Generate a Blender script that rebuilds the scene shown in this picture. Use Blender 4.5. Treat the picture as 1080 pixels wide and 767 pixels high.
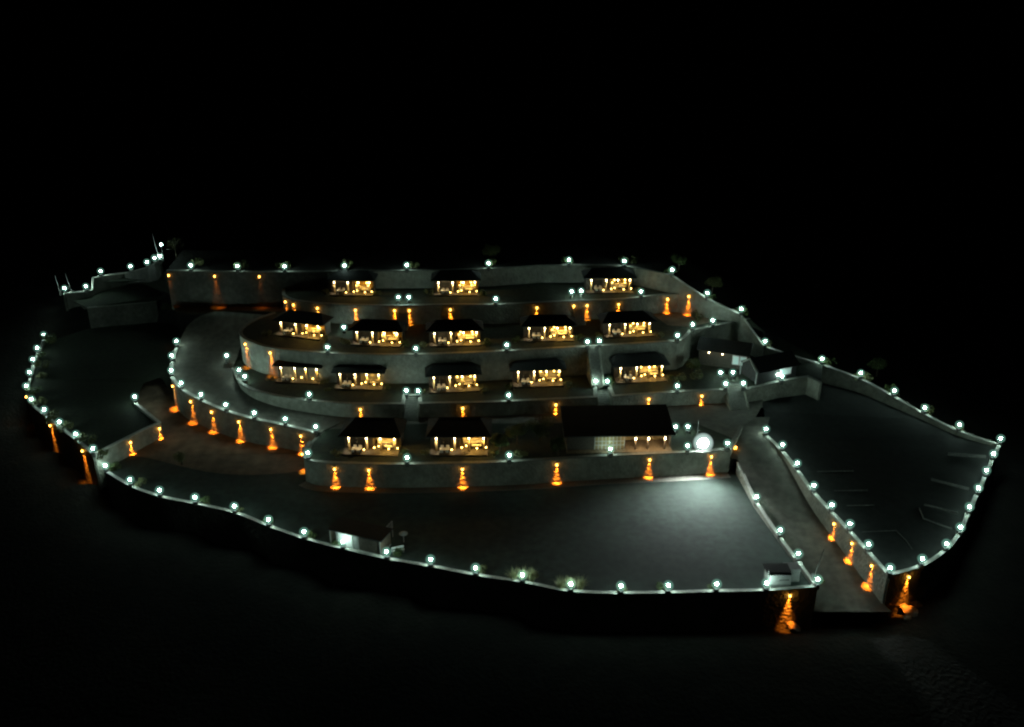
import bpy, bmesh, math, random
from mathutils import Vector, Matrix
from mathutils.geometry import tessellate_polygon
random.seed(7)
S = bpy.context.scene
for o in list(bpy.data.objects): bpy.data.objects.remove(o)

# ------------------------------------------------------------------ camera, sky, exposure
CAM_H, PITCH, FPX = 80.0, math.radians(24), 1000.0
cam = bpy.data.cameras.new('camera'); cam.sensor_width = 36; cam.lens = FPX/1080*36
cam.clip_start = 1; cam.clip_end = 9000
co = bpy.data.objects.new('camera', cam); S.collection.objects.link(co)
co.location = (0, 0, CAM_H); co.rotation_euler = (math.radians(90)-PITCH, 0, 0)
S.camera = co
w = bpy.data.worlds.new('World'); S.world = w; w.use_nodes = True
nt = w.node_tree; bg = nt.nodes['Background']
sky = nt.nodes.new('ShaderNodeTexSky'); sky.sky_type = 'NISHITA'; sky.sun_disc = False
sky.sun_elevation = math.radians(-6); sky.sun_rotation = math.radians(200)
nt.links.new(sky.outputs[0], bg.inputs[0]); bg.inputs[1].default_value = 0.0012
MOON = 0.004
moon = bpy.data.lights.new('moon', 'SUN'); moon.energy = MOON; moon.angle = math.radians(0.5); moon.color = (.8, .9, 1)
mo = bpy.data.objects.new('moon', moon); S.collection.objects.link(mo); mo.rotation_euler = (math.radians(35), 0, math.radians(-25))
S.view_settings.view_transform = 'Standard'; S.view_settings.look = 'None'
S.view_settings.exposure = 0.0; S.view_settings.gamma = 1; S.view_settings.use_curve_mapping = False
S.cycles.pixel_filter_type = 'BLACKMAN_HARRIS'; S.cycles.filter_width = 2.3
S.cycles.use_denoising = True; S.cycles.use_light_tree = True
S.cycles.max_bounces = 4; S.cycles.diffuse_bounces = 2; S.cycles.glossy_bounces = 2
S.cycles.caustics_reflective = False; S.cycles.caustics_refractive = False
S.cycles.sample_clamp_indirect = 3
GLOBE_R, GLOBE_L = 0.21, 100.0            # white globe lamps: radius, radiance
AMBER_W = 11000.0
HALO_GLOW = .21  # strength of the halo glow added around the lamp bulbs
POST_W, ROOM_W = 330.0, 330.0
FLOOD_W = 30000.0
HAZE = 0.0

# ------------------------------------------------------------------ helpers
SP, CP = math.sin(PITCH), math.cos(PITCH)
def P(x, y, z):
    """point at height z seen at the photograph's pixel x, y (1080 wide)"""
    dx = (x-540)/FPX; dv = (y-383.5)/FPX
    t = (z-CAM_H)/(-SP-dv*CP)
    return Vector((dx*t, (CP-dv*SP)*t, z))
def px_of(v):
    d = v - Vector((0, 0, CAM_H))
    dep = d.y*CP - d.z*SP; up = d.y*SP + d.z*CP
    return 540+FPX*d.x/dep, 383.5-FPX*up/dep
def W(pts): return [P(*p) for p in pts]
def lerp(a, b, t): return a+(b-a)*t
def sm(pts, n=5):
    """Catmull-Rom through tuples"""
    out = []
    q = [pts[0]]+list(pts)+[pts[-1]]
    for i in range(1, len(q)-2):
        for k in range(n):
            t = k/n
            out.append(tuple(.5*(2*b+(c-a)*t+(2*a-5*b+4*c-d)*t*t+(3*b-a-3*c+d)*t**3)
                             for a, b, c, d in zip(q[i-1], q[i], q[i+1], q[i+2])))
    out.append(tuple(pts[-1])); return out
def smv(vs, n=5): return [Vector(t) for t in sm([tuple(v) for v in vs], n)]

def tag(o, label=None, cat=None, group=None, kind=None):
    if label: o['label'] = label
    if cat: o['category'] = cat
    if group: o['group'] = group
    if kind: o['kind'] = kind
    return o
def link(name, me, mats, parent=None):
    o = bpy.data.objects.new(name, me)
    for m in (mats if isinstance(mats, (list, tuple)) else [mats]):
        me.materials.append(m)
    S.collection.objects.link(o)
    if parent: o.parent = parent
    return o
def empty(name, loc=(0, 0, 0), rz=0):
    o = bpy.data.objects.new(name, None); S.collection.objects.link(o)
    o.location = loc; o.rotation_euler = (0, 0, rz); o.empty_display_size = .3
    return o
class MB:
    def __init__(s): s.bm = bmesh.new()
    def box(s, x0, x1, y0, y1, z0, z1, M=None, bevel=0):
        r = bmesh.ops.create_cube(s.bm, size=1)
        vs = r['verts']
        for v in vs:
            v.co = Vector((lerp(x0, x1, v.co.x+.5), lerp(y0, y1, v.co.y+.5), lerp(z0, z1, v.co.z+.5)))
        if bevel:
            es = list({e for v in vs for e in v.link_edges})
            rb = bmesh.ops.bevel(s.bm, geom=es, offset=bevel, segments=1, affect='EDGES')
            vs = rb['verts']
        if M is not None: bmesh.ops.transform(s.bm, matrix=M, verts=list(set(vs)))
        return s
    def tube(s, a, b, r0, r1=None, n=8):
        a, b = Vector(a), Vector(b); r1 = r0 if r1 is None else r1
        d = b-a; rot = d.to_track_quat('Z', 'Y').to_matrix().to_4x4()
        r = bmesh.ops.create_cone(s.bm, cap_ends=True, segments=n, radius1=r0, radius2=r1, depth=d.length)
        bmesh.ops.transform(s.bm, matrix=Matrix.Translation((a+b)/2) @ rot, verts=r['verts'])
        return s
    def ball(s, c, r, sub=2, sc=(1, 1, 1)):
        q = bmesh.ops.create_icosphere(s.bm, subdivisions=sub, radius=r)
        bmesh.ops.transform(s.bm, matrix=Matrix.Translation(c) @ Matrix.Diagonal((*sc, 1)), verts=q['verts'])
        return s
    def face(s, pts):
        return s.bm.faces.new([s.bm.verts.new(p) for p in pts])
    def mesh(s, name, smooth=False):
        me = bpy.data.meshes.new(name); 
        bmesh.ops.recalc_face_normals(s.bm, faces=s.bm.faces)
        s.bm.to_mesh(me); s.bm.free()
        if smooth:
            for p in me.polygons: p.use_smooth = True
        return me
    def build(s, name, mat, parent=None, smooth=False): return link(name, s.mesh(name, smooth), mat, parent)
def kids(o): return [c for c in S.collection.objects if c.parent == o]
def copy_tree(o, parent=None, tree=None):
    tree = tree or CH
    c = o.copy(); S.collection.objects.link(c)
    if parent: c.parent = parent
    for k in tree.get(o.name, []): copy_tree(k, c, tree)
    return c
CH = {}
def snapshot():
    CH.clear()
    for o in S.collection.objects:
        if o.parent: CH.setdefault(o.parent.name, []).append(o)
ORD = ['first', 'second', 'third', 'fourth', 'fifth', 'sixth', 'seventh', 'eighth', 'ninth', 'tenth', 'eleventh', 'twelfth',
       'thirteenth', 'fourteenth', 'fifteenth', 'sixteenth', 'seventeenth', 'eighteenth', 'nineteenth', 'twentieth']

# ------------------------------------------------------------------ materials
def mat(name, c0, c1=None, scale=2.0, rough=.85, bump=0, bscale=None, metal=0, detail=6, bdist=.05, voro=False, big=None):
    m = bpy.data.materials.new(name); m.use_nodes = True
    n = m.node_tree.nodes; l = m.node_tree.links; b = n['Principled BSDF']
    b.inputs['Roughness'].default_value = rough; b.inputs['Metallic'].default_value = metal
    c1 = c1 or tuple(x*.7 for x in c0)
    tc = n.new('ShaderNodeTexCoord')
    nz = n.new('ShaderNodeTexNoise'); nz.inputs['Scale'].default_value = scale; nz.inputs['Detail'].default_value = detail
    l.new(tc.outputs['Object'], nz.inputs['Vector'])
    cr = n.new('ShaderNodeValToRGB'); cr.color_ramp.elements[0].position = .35; cr.color_ramp.elements[1].position = .68
    cr.color_ramp.elements[0].color = (*c1, 1); cr.color_ramp.elements[1].color = (*c0, 1)
    l.new(nz.outputs['Fac'], cr.inputs['Fac'])
    col = cr.outputs['Color']
    if big:
        n2 = n.new('ShaderNodeTexNoise'); n2.inputs['Scale'].default_value = big[0]; n2.inputs['Detail'].default_value = 5
        l.new(tc.outputs['Object'], n2.inputs['Vector'])
        c2 = n.new('ShaderNodeValToRGB'); c2.color_ramp.elements[0].position = .38; c2.color_ramp.elements[1].position = .62
        c2.color_ramp.elements[0].color = (big[1],)*3+(1,); c2.color_ramp.elements[1].color = (1, 1, 1, 1)
        l.new(n2.outputs['Fac'], c2.inputs['Fac'])
        mx = n.new('ShaderNodeMix'); mx.data_type = 'RGBA'; mx.blend_type = 'MULTIPLY'; mx.inputs[0].default_value = 1
        l.new(col, mx.inputs[6]); l.new(c2.outputs['Color'], mx.inputs[7]); col = mx.outputs[2]
    l.new(col, b.inputs['Base Color'])
    if bump:
        if voro:
            t = n.new('ShaderNodeTexVoronoi'); t.feature = 'F1'; out = t.outputs['Distance']
        else:
            t = n.new('ShaderNodeTexNoise'); t.inputs['Detail'].default_value = 4; out = t.outputs['Fac']
        t.inputs['Scale'].default_value = bscale or scale*3
        l.new(tc.outputs['Object'], t.inputs['Vector'])
        bp = n.new('ShaderNodeBump'); bp.inputs['Strength'].default_value = bump; bp.inputs['Distance'].default_value = bdist
        l.new(out, bp.inputs['Height']); l.new(bp.outputs[0], b.inputs['Normal'])
    return m
def emit(name, col, L, sides=True):
    m = bpy.data.materials.new(name); m.use_nodes = True
    b = m.node_tree.nodes['Principled BSDF']
    b.inputs['Base Color'].default_value = (*[min(1, c*.8) for c in col], 1)
    b.inputs['Emission Color'].default_value = (*col, 1); b.inputs['Emission Strength'].default_value = L
    return m
M = {}
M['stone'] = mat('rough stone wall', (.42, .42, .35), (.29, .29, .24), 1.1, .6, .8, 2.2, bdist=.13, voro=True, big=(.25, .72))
M['stone_dark'] = mat('weathered stone wall', (.13, .127, .105), (.075, .075, .06), 1.1, .65, .8, 2.2, bdist=.13, voro=True, big=(.25, .6))  # same stone, colour darkened to stand for walls that get little light
M['cap'] = mat('stone cap', (.26, .26, .23), (.16, .16, .14), 3, .8, .4)
M['gravel'] = mat('gravel', (.30, .28, .24), (.16, .15, .13), 5, .9, .8, 18)
M['track'] = mat('rutted dirt track', (.085, .078, .064), (.04, .036, .03), .35, .95, .7, 3, big=(.11, .4))
M['rock'] = mat('rough rock', (.26, .22, .18), (.14, .12, .1), 1.5, .8, .8, 4)
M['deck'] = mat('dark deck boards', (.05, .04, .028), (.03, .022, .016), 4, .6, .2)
M['flame'] = mat('yellow plaster', (.40, .28, .08), (.30, .20, .05), 2, .8, .2)
M['coping'] = mat('concrete coping', (.62, .61, .56), (.45, .44, .40), 3, .7, .3)
M['pillar'] = mat('pillar stone', (.20, .20, .18), (.13, .13, .12), 3, .8, .4)
M['metal'] = mat('dark metal', (.04, .04, .04), (.025, .025, .025), 6, .45, metal=.6)
M['steel'] = mat('grey steel', (.45, .45, .44), (.35, .35, .34), 6, .4, metal=.3)
M['globe'] = emit('lit globe', (.68, 1.0, .88), GLOBE_L)
m = bpy.data.materials.new('milky glass'); m.use_nodes = True; nn = m.node_tree.nodes; nn.remove(nn['Principled BSDF'])  # glowing volume added round the bulbs to imitate a lens halo
e_ = nn.new('ShaderNodeEmission'); e_.inputs[0].default_value = (.42, 1, .76, 1); e_.inputs[1].default_value = HALO_GLOW
m.node_tree.links.new(e_.outputs[0], nn['Material Output'].inputs['Volume']); M['milk'] = m  # 'milk' is the added halo glow, no real glass
m = M['milk'].copy(); m.name = 'frosted dome'; m.node_tree.nodes['Emission'].inputs[0].default_value = (.75, 1, .93, 1); m.node_tree.nodes['Emission'].inputs[1].default_value = .26; M['milk_flood'] = m  # paler, stronger copy of the added glow, for the floodlight's halo
M['ambglass'] = emit('amber lamp glass', (1, .42, .06), 24)
M['road'] = mat('concrete road', (.195, .182, .15), (.12, .112, .092), .9, .85, .35, 14, big=(.09, .62))
M['sand'] = mat('bare earth', (.25, .18, .12), (.14, .10, .065), .6, .95, .5, 5, big=(.12, .55))
M['lawn'] = mat('mown lawn', (.046, .068, .056), (.026, .04, .032), .8, .95, .6, 9, big=(.07, .5))
M['bed'] = mat('dark planted soil', (.024, .034, .016), (.012, .016, .009), 1.4, .95, .8, 6)
M['asphalt'] = mat('parking asphalt', (.024, .027, .024), (.013, .015, .013), .9, .9, .3, 12, big=(.1, .6))
M['paint'] = mat('worn white paint', (.12, .12, .11), (.06, .06, .055), 3, .8)
M['terrain'] = mat('scrub terrain', (.026, .024, .018), (.011, .011, .008), .35, .97, .8, 1.6, bdist=.3, big=(.05, .5))
M['roof'] = mat('dark roof', (.035, .034, .033), (.02, .02, .02), 3, .9, .5, 9)
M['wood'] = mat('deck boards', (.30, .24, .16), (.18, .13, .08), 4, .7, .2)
M['clad'] = mat('dark cladding', (.10, .085, .065), (.06, .05, .04), 3, .8, .3)
M['ochre'] = mat('ochre plaster', (.55, .43, .22), (.42, .31, .14), 2, .85, .2)
M['white'] = mat('white plaster', (.82, .83, .80), (.70, .71, .69), 2, .7, .1)
M['grey'] = mat('grey paint', (.36, .37, .35), (.28, .29, .28), 2, .7, .1)
M['brown'] = mat('brown boards', (.16, .12, .085), (.10, .075, .05), 3, .8, .3)
M['glass'] = mat('dark glass', (.03, .035, .035), (.02, .02, .02), 2, .08)
M['cushion'] = mat('pale cushion', (.80, .78, .70), (.7, .67, .6), 3, .9)
M['chair'] = mat('dark wicker', (.10, .085, .07), (.06, .05, .04), 8, .7, .3)
M['tabletop'] = mat('pale table top', (.58, .54, .45), (.48, .44, .36), 3, .4)
M['leaf'] = mat('leaves', (.11, .15, .05), (.05, .08, .025), 1.5, .6)
M['leaf2'] = mat('olive leaves', (.17, .18, .07), (.09, .10, .04), 1.5, .6)
M['straw'] = mat('straw grass', (.50, .50, .30), (.30, .31, .15), 2, .8)
M['bark'] = mat('bark', (.12, .09, .065), (.06, .045, .03), 4, .95, .6)
M['warm'] = emit('warm lamp', (1, .80, .45), 38)
M['bulb'] = emit('yellow bulb', (1, .60, .14), 26)
M['winlit'] = emit('lit window', (.75, .95, .92), .16)
M['flood'] = emit('floodlight lens', (.86, 1.0, .97), 130)

# ------------------------------------------------------------------ builders of the setting
def ground(name, vs, m, kind='structure'):
    me = bpy.data.meshes.new(name)
    tris = tessellate_polygon([[Vector((v.x, v.y, 0)) for v in vs]])
    f = []
    for t in tris:
        a, b, c = (vs[i] for i in t)
        f.append(t if (b-a).cross(c-a).z > 0 else (t[0], t[2], t[1]))
    me.from_pydata([tuple(v) for v in vs], [], f)
    bm = bmesh.new(); bm.from_mesh(me); bmesh.ops.remove_doubles(bm, verts=bm.verts, dist=.001); bm.to_mesh(me); bm.free()
    return tag(link(name, me, m), kind=kind)
def normals(vs):
    """unit normal to the right of the direction of travel, mitred"""
    out = []
    for i in range(len(vs)):
        ds = []
        if i: ds.append((vs[i]-vs[i-1]).xy.normalized())
        if i < len(vs)-1: ds.append((vs[i+1]-vs[i]).xy.normalized())
        ns = [Vector((d.y, -d.x)) for d in ds]
        n = sum(ns, Vector((0, 0)))
        n = n.normalized() if n.length > 1e-6 else ns[0]
        k = 1/max(.5, n.dot(ns[0])); out.append(Vector((n.x*k, n.y*k, 0)))
    return out
def strip(vs, zt, zb, o0, o1):
    """solid band along vs between the offsets o0 and o1 (to the right)"""
    ns = normals(vs); bm = bmesh.new(); rows = []
    for v, n, a, b in zip(vs, ns, zt, zb):
        p, q = v+n*o0, v+n*o1
        rows.append([bm.verts.new(c) for c in ((p.x, p.y, b), (p.x, p.y, a), (q.x, q.y, a), (q.x, q.y, b))])
    for r, s in zip(rows, rows[1:]):
        for k in range(4): bm.faces.new((r[k], r[(k+1) % 4], s[(k+1) % 4], s[k]))
    bm.faces.new(rows[0]); bm.faces.new(rows[-1][::-1])
    bmesh.ops.recalc_face_normals(bm, faces=bm.faces)
    return bm
WALLS = {}
def wall(key, vs, zb, label, thick=.5, cop=.14, name='retaining_wall', m='stone', side=1, over=.08, cat='wall', cm='coping'):
    """vs: line of the wall's middle at its top; its outer face lies to the right of travel when side = 1"""
    zt = [v.z for v in vs]
    zbs = zb if isinstance(zb, list) else [zb]*len(vs)
    me = bpy.data.meshes.new(name); bm = strip(vs, zt, zbs, -thick/2, thick/2); bm.to_mesh(me); bm.free()
    o = tag(link(name, me, M[m]), label, cat)
    if cop:
        me = bpy.data.meshes.new('coping')
        bm = strip(vs, [z+cop for z in zt], [z+.002 for z in zt], -thick/2-over, thick/2+over); bm.to_mesh(me); bm.free()
        link('coping', me, M[cm], o)
    WALLS[key] = (vs, thick, cop, side)
    return o
def snap(key, p):
    """nearest point of a wall's middle line"""
    vs = WALLS[key][0]; best = None
    for a, b in zip(vs, vs[1:]):
        d = b-a; L = d.xy.length_squared
        t = max(0, min(1, (p-a).xy.dot(d.xy)/L)) if L > 1e-9 else 0
        q = a+d*t; e = (q-p).xy.length
        if best is None or e < best[0]: best = (e, q)
    return best[1]
def face_at(key, x, near=None):
    """point on the wall's outer face that is seen at column x, and the outward normal; of several, the one nearest row near (else the nearest to the camera)"""
    vs, th, cop, side = WALLS[key]; c = []
    for a, b in zip(vs, vs[1:]):
        xa, ya = px_of(a); xb, yb = px_of(b)
        if (xa-x)*(xb-x) <= 0 and abs(xa-xb) > 1e-6:
            t = (x-xa)/(xb-xa); q = a.lerp(b, t); d = (b-a).xy.normalized()
            n = Vector((d.y, -d.x, 0))*side
            c.append((abs(lerp(ya, yb, t)-near) if near is not None else q.y, q+n*th/2, n))
    return min(c, key=lambda r: r[0])[1:] if c else None

# levels of the site
Z1, Z2, Z3, Z4, Z5 = 4.2, 6.8, 12.4, 16.2, 19.8
KF, KL = .55, 3.3                         # top of the boundary wall along the front and along the left plot
LH = 1.2                                 # centre of a globe above the wall top
FRONT = [(111, 491), (137, 506), (168, 517), (205.5, 524.5), (247, 534), (283, 548), (320.5, 561), (361.5, 571.5), (407.5, 582),
         (454, 590), (501.5, 599), (551, 606.5), (602, 616), (655, 618), (705, 617.5), (756, 616), (808.5, 615), (862.5, 611)]
LEFT = [(46, 353), (39, 367), (34.5, 379), (31, 392.5), (27.5, 407), (33, 421), (46.5, 432), (62.5, 445), (80, 458), (98, 473)]
PARKW = [(808, 452.5, 3.6), (825.5, 469, 3.3), (841, 488.5, 3.0), (858.5, 512, 2.6), (877.5, 532.5, 2.3), (896.5, 552.5, 2.0), (916, 574, 1.7), (939, 599, 1.4)]
PARKA = [(973, 589.5, 1.4), (998.5, 573.5, 1.5), (1013, 556, 1.7), (1022.5, 534.5, 1.9), (1032, 514.5, 2.1), (1040.5, 496, 2.3), (1048, 478.5, 2.5), (1055.5, 462.5, 2.7)]
PARKB = [(1012, 448, 3.4), (975.5, 430, 4.1), (943.5, 412, 4.9), (908, 393.5, 5.7), (867, 378.5, 6.6)]
ROADL = [(333, 450, 4.7), (300.7, 442, 4.9), (268, 435.5, 5.2), (238, 427, 5.5), (212, 416, 5.9), (191, 404, 6.4), (180.5, 390.5, 7.0), (181, 375, 7.6), (186, 360, 8.4)]
KERBL = [(798, 524, .75), (823, 559, .6), (842, 584, .55)]
def lw(x, y, z): # top of the wall below a globe seen at x, y
    p = P(x, y, z+LH); return Vector((p.x, p.y, z))
front = [lw(x, y, KF) for x, y in FRONT]; left = [lw(x, y, KL) for x, y in LEFT]
parkw = [lw(*p) for p in PARKW]; parka = [lw(*p) for p in PARKA]; parkb = [lw(*p) for p in PARKB]
roadl = [lw(*p) for p in ROADL]; kerbl = [lw(*p) for p in KERBL]
rightb = [lw(867, 378.5, 6.6), lw(807, 360, 9.5), lw(782, 326, 14.0), lw(746, 309, 16.3), lw(709, 284.5, Z5)]

t1c = W(sm([(322, 483, Z1), (331, 486.5, Z1), (345, 488, Z1), (390, 489.5, Z1), (440, 489.5, Z1), (537, 487, Z1), (644, 480.5, Z1), (726, 477, Z1), (769, 474, Z1)], 4))
t1 = [roadl[0].copy()]; t1[0].z = Z1
t1 = [Vector((*P(328, 466, Z1).xy, Z1)), P(321, 474, Z1)] + t1c + [P(776, 461, Z1), P(782, 450, Z1)]
t2 = W([(246, 388, Z2), (250, 398, Z2)] + sm([(255, 404.5, Z2), (262, 409, Z2), (276, 414, Z2), (300, 419, Z2), (335, 423.5, Z2), (371, 426, Z2), (425, 426, Z2)], 3)
       + [(426.5, 417.5, Z2), (442.5, 417.5, Z2), (443.5, 425.8, Z2)] + sm([(450, 425.6, Z2), (524, 424, Z2), (600, 420.5, Z2), (628, 419, Z2)], 3)
       + [(627.5, 407.5, Z2), (642, 407, Z2), (647, 418, Z2)] + sm([(655, 417.4, Z2), (700, 414.4, Z2), (745, 411.8, Z2), (765, 411, Z2)], 3)
       + [(764.5, 406, Z2), (785, 405.5, Z2), (787, 410.5, Z2), (800, 408, Z2), (821, 402.5, Z2), (852, 397.5, Z2), (866, 404, Z2)])
t3 = W(sm([(290, 330, Z3), (272, 336.5, Z3), (258, 345, Z3), (254, 352, Z3), (262, 359, Z3), (287, 367, Z3), (330, 371.5, Z3), (380, 374, Z3), (440, 374, Z3), (500, 372, Z3),
           (560, 369, Z3), (620, 365.5, Z3), (680, 362, Z3), (714, 360, Z3)], 4) + [(721, 357, Z3), (728, 349, Z3), (752, 344, Z3), (790, 336, Z3)])
t4 = W([(299, 300, Z4), (299, 311, Z4)] + sm([(303, 314, Z4), (312, 317, Z4), (335, 320, Z4), (375, 322, Z4), (425, 322.5, Z4), (475, 321.5, Z4), (523, 321.5, Z4), (566, 319.5, Z4),
          (608, 317.5, Z4), (652, 316, Z4), (690, 312, Z4), (704, 310.5, Z4), (725, 310, Z4)], 3))
t4.append(rightb[3].copy()); t4[-1].z = Z4
t5 = W([(176, 285.5, Z5), (230, 286.5, Z5), (300, 287, Z5), (345, 286.5, Z5), (390, 286, Z5), (460, 285.5, Z5), (520, 283.5, Z5), (570, 280, Z5), (640, 280, Z5), (668, 282, Z5)])
t5.append(rightb[-1].copy())

def zroad(Y):
    T = [(80, -4.3), (98, -3.95), (105, -3.5), (115, -1.9), (122, -.5), (131, 1.5), (140, 3.4), (147, Z1-.01), (400, Z1-.01)]
    for (a, p), (b, q) in zip(T, T[1:]):
        if Y <= b: return lerp(p, q, max(0, (Y-a)/(b-a)))
    return Z1
# --- sheets of ground
corner = P(777, 497, .3)
field = [Vector((v.x, v.y, 0)) for v in front] + [Vector((v.x, v.y, 0)) for v in kerbl[::-1]] + [Vector((corner.x, corner.y, 0))] \
    + [Vector((v.x, v.y+1.5, 0)) for v in t1c[::-1]] + [Vector((v.x, v.y, 0)) for v in (P(310, 470, 0), P(180, 415, 0), P(140, 425, 0))]
ground('lawn', field, M['lawn'])
# earth lane in the lower left: from the ring wall down to the lawn
def off(v, z, dx=0, dy=0): return Vector((v.x+dx, v.y+dy, z))
lane = W(sm([(330, 494, .05), (300, 499, .06), (255, 501, .06), (215, 497, .06), (180, 489, .07), (150, 482, .08), (120, 482, .1)], 3)) + W([(104, 484, .15), (135, 468, .3), (166, 455, .5), (150, 432, .9), (136, 414, 1.5), (150, 402, 1.9), (168, 398, 1.6)]) \
    + [off(roadl[5], .95, 1, 1), off(roadl[4], .8, .5, 1), off(roadl[3], .7, .5, 1), off(roadl[2], .6, .3, 1), off(roadl[1], .5, .3, 1), off(roadl[0], .4, .3, 1)] + [P(326, 478, .3)]
ground('earth_lane', lane, M['sand'])
# ring road ramp
inner = W([(371, 440, 4.23), (331, 434, 4.5), (293, 428, 4.8), (271, 421, 5.2), (257, 411, 5.7), (248, 399, 6.5), (246, 388, 6.85), (250, 378, 7.4), (253, 368, 8.2), (262, 352, 9.6), (275, 340, 11.2), (290, 333, Z3-.02)])
outer = [off(v, v.z-.25) for v in roadl] + W([(193, 352, 9.2), (200, 341, 10.2), (212, 333, 11.2), (228, 328, Z3-.02)])
ramp = []
A, B = smv(outer, 3), smv(inner, 3)
n = 40
def along(vs, t):
    k = t*(len(vs)-1); i = min(int(k), len(vs)-2); return vs[i].lerp(vs[i+1], k-i)
bm = bmesh.new(); prev = None
for i in range(n+1):
    a, b = along(A, i/n), along(B, i/n)
    row = [bm.verts.new(a.lerp(b, k/4)) for k in range(5)]
    if prev:
        for k in range(4): bm.faces.new((prev[k], row[k], row[k+1], prev[k+1]))
    prev = row
bmesh.ops.recalc_face_normals(bm, faces=bm.faces)
me = bpy.data.meshes.new('ring_road'); bm.to_mesh(me); bm.free()
tag(link('ring_road', me, M['road']), kind='structure')
# first terrace with the lane behind it
g1 = t1 + [P(797, 440, Z1), P(804, 428, Z1), P(806, 400, Z1), P(640, 380, Z1), P(371, 400, Z1), P(371, 440, Z1), off(roadl[0], Z1)]
ground('terrace_lane', g1, M['road'])
g2 = t2 + [P(868, 380, Z2), P(800, 345, Z2), P(720, 335, Z2), P(440, 350, Z2), P(262, 352, Z2)]
ground('terrace_ground', g2, M['bed'])
g3 = t3 + [off(rightb[1], Z3), off(rightb[2], Z3), off(rightb[3], Z3), off(rightb[4], Z3, 0, 0)] + [off(v, Z3, 0, .2) for v in t5[::-1]] + W([(186, 330, Z3), (205, 332, Z3), (228, 328.5, Z3)])
ground('upper_terrace_ground', g3, M['bed'])
g4 = t4 + [off(v, Z4, 0, .2) for v in t5[::-1] if v.x > t4[0].x+.5]
ground('top_terrace_ground', g4, M['bed'])
back5 = [Vector((v.x*1.02, v.y+14, Z5-.2)) for v in t5]
ul = [lw(137.5, 281, 14.0), lw(155, 276.5, 16.3), lw(163, 272, 18.6), lw(168.5, 270.5, 19.3)]
g5 = t5 + back5[::-1] 
ground('hilltop_ground', [off(v, Z5-.05) for v in g5], M['terrain'])
# right-hand road down to the gate
kl = [P(770, 474, Z1), corner] + kerbl + [front[-1]]
rd = []
for v in kl: rd.append(off(v, zroad(v.y)))
endl, endr = P(863, 648, -3.95), P(940, 648, -3.95)
rr = [off(v, zroad(v.y)) for v in parkw]
bm = bmesh.new(); prev = None
Lf = [P(780, 440, Z1)] + rd + [endl]; Rt = [P(812, 440, Z1)] + rr + [endr]
for i in range(41):
    a, b = along(Lf, i/40), along(Rt, i/40)
    Ym = (a.y+b.y)/2
    row = [bm.verts.new(Vector((q.x, q.y, zroad(q.y)+.02))) for q in (a.lerp(b, k/4) for k in range(5))]
    if prev:
        for k in range(4): bm.faces.new((prev[k], row[k], row[k+1], prev[k+1]))
    prev = row
bmesh.ops.recalc_face_normals(bm, faces=bm.faces)
me = bpy.data.meshes.new('gate_road'); bm.to_mesh(me); bm.free()
tag(link('gate_road', me, M['road']), kind='structure')
# car park
pk = [off(v, v.z-.55) for v in parkw+parka] + [off(v, max(2.0, min(3.0, v.z-.8))) for v in parkb] + [P(868, 400, 3.0), P(800, 415, 3.6), P(806, 434, 3.7)]
ground('car_park', pk, M['asphalt'])
# left plot
plot = [off(v, KL-.5) for v in left] + W([(102, 477, KL-.5), (168, 445, KL-.5), (142, 424, KL-.5), (152, 404, KL-.4), (170, 398, KL)]) \
    + [off(v, KL, -.4) for v in roadl[6:]] + W([(188, 346, KL+.4), (165, 338, KL+.6), (93, 347, KL+.4)])
ground('left_plot', plot, M['bed'])
ground('upper_left_bank', W([(97, 298, 10.6), (130, 291, 10.8)])+[off(v, v.z-2.8, 0, .1) for v in ul[1:]]+[off(t5[0], 15), P(195, 320, 12.2), P(190, 314, 11), P(150, 300, 9.5)], M['bed'])
u1 = W([(92, 325, 8.2), (165, 318, 8.6)]) + [P(193, 322, 9.4), P(186, 310, 10), P(150, 296, 10), P(100, 300, 9), P(68, 312, 8.4)]
ground('upper_left_slope', u1, M['bed'])

ground('upper_lane', W([(300, 329, Z3+.012), (340, 338, Z3+.012), (430, 341, Z3+.012), (523, 340, Z3+.012), (610, 336, Z3+.012), (690, 333, Z3+.012), (704, 343, Z3+.012), (728, 345, Z3+.012), (752, 339, Z3+.012), (768, 334, Z3+.012)]) + [off(v, Z3+.012, 0, .2) for v in t4[:1:-1]] + W([(296, 322, Z3+.012), (230, 322, Z3+.012), (228, 327, Z3+.012)]), M['sand'])
ground('terrace_bed', [off(v, Z1+.012, 0, .3) for v in t1c[1:]] + W([(772, 462, Z1+.012), (735, 447, Z1+.012), (640, 446, Z1+.012), (440, 447, Z1+.012), (345, 453, Z1+.012), (331, 466, Z1+.012)]), M['bed'])
bm = strip(t1c, [.02]*len(t1c), [-.1]*len(t1c), .26, 1.9); me = bpy.data.meshes.new('gravel_edge'); bm.to_mesh(me); bm.free(); tag(link('gravel_edge', me, M['gravel']), kind='structure')
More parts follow.
